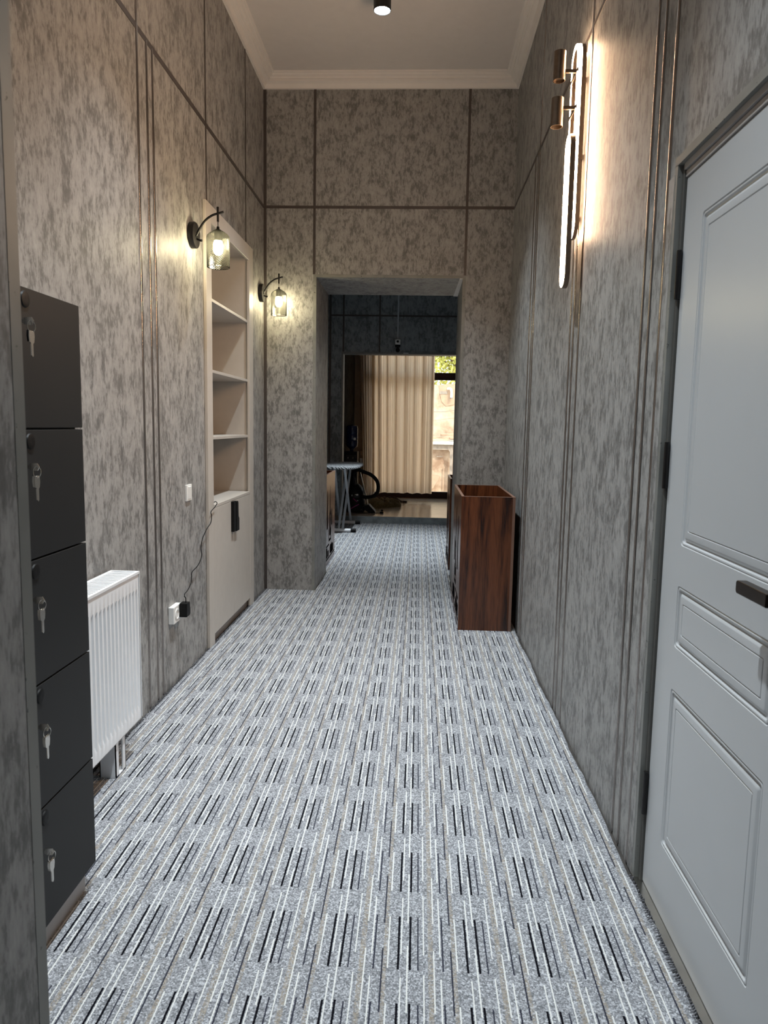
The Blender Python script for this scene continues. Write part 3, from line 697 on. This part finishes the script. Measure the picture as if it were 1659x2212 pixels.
b = MB(); b.prism([(-.80,.20),(-.72,.22),(-.63,.125),(-.62,FZ),(-.72,FZ),(-.78,.14)], 'y', 10.76, 10.96); b.build('floor_head', M['black'], vc, bevel=.006)
b = MB(); b.tube(bez([(-.98,10.80,FZ+.005),(-.85,10.70,FZ+.005),(-.75,10.74,FZ+.005),(-.62,10.72,FZ+.005),(-.545,10.75,FZ+.006)], 8), .004, 8); b.tube([(-.545,10.75,FZ+.012),(-.50,10.73,FZ+.012)], .012, 12); b.tube([(-.53,10.86,FZ+.018),(-.52,10.87,FZ+.034)], .016, 12); b.build('cord', M['black'], vc)

def rag(name, pts, z, m, label, cat, hgt=.03):
    cx = sum(p[0] for p in pts)/len(pts); cy = sum(p[1] for p in pts)/len(pts)
    P2 = [Vector((p[0],p[1],0)) for p in pts]; P2 = bez(P2+[P2[0]], 5)[:-1]
    b = MB(); lp = []
    for s_, hh in ((1,0),(1.0,hgt*.45),(.9,hgt*.85),(.62,hgt*1.15),(.3,hgt*.9),(.02,hgt)):
        lp.append([(cx+(p.x-cx)*s_, cy+(p.y-cy)*s_, z+hh*(1+.25*math.sin(k*1.7+s_*5)) if hh else z) for k, p in enumerate(P2)])
    b.loops(lp, cap=True)
    return tag(b.build(name, m, loc=(cx,cy,z), angle=70), label, cat)
rag('floor_rag', [(-.72,11.30),(-.50,11.48),(-.30,11.62),(-.255,11.78),(-.32,12.02),(-.48,12.15),(-.68,12.25),(-.82,11.9),(-.80,11.5)], FZ, M['rag'], 'crumpled olive brown rag lying on the tiles beside the vacuum cleaner', 'rag', .085)
rag('floor_rag', [(-.72,12.40),(-.50,12.46),(-.33,12.60),(-.36,12.74),(-.55,12.74),(-.76,12.62)], FZ, M['rag_dark'], 'flat dark brown rag on the tiles nearest the curtain', 'rag', .05)
rag('floor_rag', [(-.50,12.16),(-.36,12.19),(-.26,12.30),(-.33,12.42),(-.52,12.40),(-.62,12.28)], FZ, M['rag_dark'], 'small dark brown rag between the olive rag and the flat brown one', 'rag', .05)
rag('dry_leaf', [(-.26,12.34),(-.19,12.33),(-.165,12.38),(-.20,12.42),(-.25,12.40)], FZ, M['rag_dark'], 'small dark scrap lying alone on the bare tiles', 'scrap', .02)
b = MB(); b.box(-1.05,-.965,13.12,13.2,.855,.93); tag(b.build('wooden_block', M['plank'], bevel=.004), 'small brown wooden block on the window wall above the grey box', 'block')
b = MB(); b.box(-1.055,-.97,13.11,13.2,.71,.80); tag(b.build('junction_box', M['white_plastic'], bevel=.004), 'small grey junction box on the window wall beside the dispenser', 'box')

# curtains
def curtain(name, x0, x1, y, z0, z1, folds, amp, m, label, taper=0):
    b = MB(); n = folds*20; rows = []
    ph = [random.uniform(-.5,.5) for _ in range(folds+2)]
    for j in range(15):
        t = j/14; z = z1+(z0-z1)*t; row = []
        for i in range(n+1):
            s_ = i/n; f = s_*folds
            a = amp*(1+.35*math.sin(f*.9+1))*(1-.25*t)
            w = math.sin(2*PI*f + ph[int(f)]*.7) + .3*math.sin(4*PI*f+.8)
            xx = x0+(x1-x0)*s_ + taper*t*(1-s_) + .012*math.sin(2*PI*f*2)*(1-t*.4)
            row.append((xx, y + a*w + .01*math.sin(f*3.1+t*2), z + (.006*math.sin(f*5) if j == 14 else 0)))
        rows.append(row)
    b.loops(rows, closed=False)
    return tag(b.build(name, m, angle=180), label, 'curtain')
curtain('curtain', -.86, .256, 12.92, .205, 2.93, 7, .075, M['curtain'], 'beige floor-length curtain drawn across the sunlit window', .06)
curtain('sheer_curtain', -1.09, -.77, 13.06, .14, 2.93, 6, .03, M['sheer'], 'greyish sheer curtain gathered at the left of the beige one', .12)
cr = tag(MB().tube([(-1.15,12.97,2.95),(1.3,12.97,2.95)], .014, 14).build('curtain_rod', M['black_metal']), 'dark curtain rod above the beige curtain', 'curtain rod')

# window
b = MB(); b.box(-.98,1.3,13.22,13.29,.095,.213); b.box(-.98,1.3,13.22,13.29,2.225,2.355); b.box(-.98,1.3,13.22,13.29,2.90,2.98); b.box(-.98,-.90,13.22,13.29,.213,2.90); b.box(1.22,1.3,13.22,13.29,.213,2.90); b.box(-.30,-.22,13.22,13.29,.213,2.90)
w = struct(b, 'window_1', M['brown_frame'], bevel=.004)
for x0, x1 in ((-.90,-.30),(-.22,1.22)):
    for z0, z1 in ((.213,2.225),(2.355,2.90)):
        b = MB(); b.box(x0,x1,13.252,13.256,z0,z1); b.build('pane', M['glass'], w)

# camera on its conduit
b = MB(); b.box(-.334,-.312,10.385,10.40,2.60,4.1); tag(b.build('cable_conduit', M['grey_tube']), 'pale cable conduit running down the rear wall to the security camera', 'conduit')
sc_ = thing('security_camera', (-.320,10.38,2.54), 'small white security camera on the rear wall above the wide opening', 'camera')
b = MB(); b.box(-.360,-.282,10.335,10.375,2.525,2.600); b.build('housing', M['white_plastic'], sc_, bevel=.012)
b = MB(); b.box(-.358,-.284,10.336,10.376,2.490,2.528); b.build('base', M['black'], sc_, bevel=.008)
b = MB(); b.lathe([(.0001,-.008),(.012,-.007),(.016,-.003),(.016,.004)], (-.321,10.333,2.568), 'y', 20); b.build('lens', M['black'], sc_)
b = MB(); b.tube([(-.321,10.36,2.49),(-.321,10.385,2.46)], .010, 12); b.lathe([(.03,0),(.03,-.012),(.0001,-.012)], (-.321,10.398,2.455), 'y', 18); b.build('mount', M['black'], sc_)
b = MB(); b.box(-.24,-.17,10.384,10.390,2.408,2.419); tag(b.build('door_closer_plate', M['white_plastic']), 'small white plate on the lintel of the rear opening', 'plate')

# ------------------------------------------------------------------ courtyard
b = MB(); b.box(-8,10,13.4,40,-.9,-.7); struct(b, 'floor_courtyard', M['ground'])
b = MB(); b.box(-6,8,20,20.3,-.8,2.52); struct(b, 'wall_courtyard', M['plaster'])
b = MB(); b.prism([(.52,2.50),(.78,2.56),(1.3,2.50),(1.3,2.14),(.95,2.0),(.72,1.95),(.60,2.08),(.55,2.3)], 'y', 19.985, 20.0); tn[0]+=1; struct(b, 'trim_%d' % tn[0], M['plaster_patch'])
b = MB(); b.tube(bez([(.765,19.99,2.415),(.80,19.93,2.425),(.845,19.90,2.40),(.862,19.90,2.33),(.862,19.90,2.18)], 8), .034, 16); dp = tag(b.build('drain_pipe', M['pipe']), 'cream elbow drain pipe coming out of the courtyard wall', 'pipe')
b = MB(); b.tube([(.862,19.90,2.185),(.862,19.90,2.15)], .04, 16); b.build('pipe_collar', M['rust'], dp)
for xy in ((.53,.70,2.305),):
    b = MB(); b.box(.545,.75,19.975,20.0,2.27,2.35); tag(b.build('wall_niche', M['rust']), 'grey recess strip in the courtyard plaster beside the pipe', 'recess')
b = MB(); b.tube(bez([(-2,19.8,1.84),(.4,19.8,1.79),(1.0,19.8,1.85),(3,19.8,2.1)], 8), .008, 6); tag(b.build('overhead_cable', M['rust']), 'thin dark cable strung along the courtyard wall', 'cable')
sh = thing('shed', (.7,18.6,-.7), 'low courtyard shed with pale sheet roof seen through the window', 'shed')
b = MB(); b.box(-2.5,3.5,18.5,18.62,-.7,.92); b.build('shed_wall', M['plaster'], sh)
b = MB(); b.prism([(18.2,.955),(18.2,.995),(19.6,1.12),(19.6,1.08)], 'x', -2.6, 3.6); b.build('shed_roof', M['roof'], sh)
b = MB(); b.box(-2.6,.80,18.30,18.42,.82,.945); b.build('beam', M['rust'], sh)
b = MB(); b.box(.80,.87,18.28,18.36,-.7,.945); b.prism([(.70,.93),(.80,.93),(.80,.75)], 'y', 18.29, 18.35); b.build('post', M['rust'], sh)
for i, (x, y, z, l, a) in enumerate(((.5,18.55,1.045,.5,.15),(.75,18.75,1.065,.6,-.2),(.62,18.95,1.085,.7,.08),(1.0,18.65,1.105,.45,.35),(.45,19.15,1.105,.6,-.1),(.85,19.2,1.165,.55,.22))):
    b = MB(); b.box(-l/2,l/2,-.05,.05,0,.03+.012*(i % 3)); o = b.build('plank', M['plank']); o.location = (x,y,z); o.rotation_euler = (.09,-.03,a)
    tag(o, 'weathered plank in the loose heap on the shed roof', 'plank', 'planks on the shed roof')
b = MB(); b.tube([(.47,18.5,.64),(.47,18.44,.64),(.62,18.44,.645)], .010, 8); tag(b.build('water_tap', M['rust']), 'dark horizontal tap rod on the shed wall', 'tap')
b = MB(); b.tube([(.66,18.44,-.3),(.66,18.44,.36)], .010, 8); b.lathe([(.0001,-.02),(.018,-.015),(.02,0),(.018,.015),(.0001,.02)], (.66,18.44,.37), 'z', 10); tag(b.build('standpipe', M['plank']), 'thin upright standpipe with knob against the shed wall', 'pipe')
b = MB(); b.prism([(.2,-.2),(.40,-.17),(.46,-.06),(.52,.02),(.56,.14),(.44,.17),(.2,.18)], 'y', 18.36, 18.5); tag(b.build('stone_basin', M['plaster_patch'], bevel=.01), 'broken stone basin mounted low on the shed wall', 'basin')

tree = thing('tree', (1.3,24,-.7), 'sunlit yellow-green tree above the courtyard wall', 'tree')
b = MB(); b.tube(bez([(1.3,24,-.7),(1.25,24,1.0),(1.35,24,2.2),(1.2,24,3.6),(1.3,24,4.6)], 6), [.16-.0042*i for i in range(25)], 10)
for a in range(7):
    an = a*.9; b.tube([(1.28,24,2.2+a*.25),(1.28+math.cos(an)*.9,24+math.sin(an)*.5,3.0+a*.3)], .035, 6)
b.build('trunk', M['bark'], tree)
b = MB()
for i in range(5200):
    u_, v_, w_ = random.gauss(0,.9), random.gauss(0,.5), random.gauss(0,.75)
    c_ = Vector((1.2+u_, 24+v_, 3.8+w_)); q = Matrix.Rotation(random.uniform(0,6.28),3,'Z') @ Matrix.Rotation(random.uniform(-1,1),3,'X') @ Matrix.Rotation(random.uniform(0,6.28),3,'Y')
    s_ = random.uniform(.05,.10)
    b.face([c_+q@Vector(p) for p in ((-s_,0,0),(0,-s_*.45,0),(s_,0,0),(0,s_*.45,0))])
fo = b.build('foliage', M['leaf'], tree, smooth=False)

# ------------------------------------------------------------------ daylight
w_ = bpy.data.worlds.new('World'); sc.world = w_; w_.use_nodes = True
nt = w_.node_tree; bgn = nt.nodes['Background']
bgn.inputs[0].default_value = (.82,.90,1.0,1); bgn.inputs[1].default_value = 3.2
sd = bpy.data.lights.new('sun', 'SUN'); sd.energy = 3.4; sd.angle = .01; sd.color = (1,.95,.86)
so_ = bpy.data.objects.new('sun', sd); COL.objects.link(so_)
so_.rotation_euler = Vector((-.40,.62,-.70)).to_track_quat('-Z','Y').to_euler()

# ------------------------------------------------------------------ camera
def Rm(yaw, pitch, roll):
    return Matrix.Rotation(yaw,3,'Z') @ Matrix.Rotation(pitch,3,'X') @ Matrix.Rotation(roll,3,'Y')
A = Rm(.0455,-.1188,-.0181)
cd = bpy.data.cameras.new('camera'); cam = bpy.data.objects.new('camera', cd); COL.objects.link(cam)
r_, f_, u_ = A.col[0], A.col[1], A.col[2]
cam.matrix_world = Matrix(((r_[0],u_[0],-f_[0],0),(r_[1],u_[1],-f_[1],0),(r_[2],u_[2],-f_[2],1.4),(0,0,0,1)))
cd.sensor_fit = 'VERTICAL'; cd.sensor_height = 24; cd.lens = 1565.87*24/2212; cd.dof.use_dof = True; cd.dof.focus_distance = 4.5; cd.dof.aperture_fstop = 7.5; cd.clip_start = .02; cd.clip_end = 200
sc.camera = cam
vs = sc.view_settings; vs.view_transform = 'Standard'; vs.look = 'None'; vs.gamma = 1; vs.use_curve_mapping = False; vs.exposure = 0
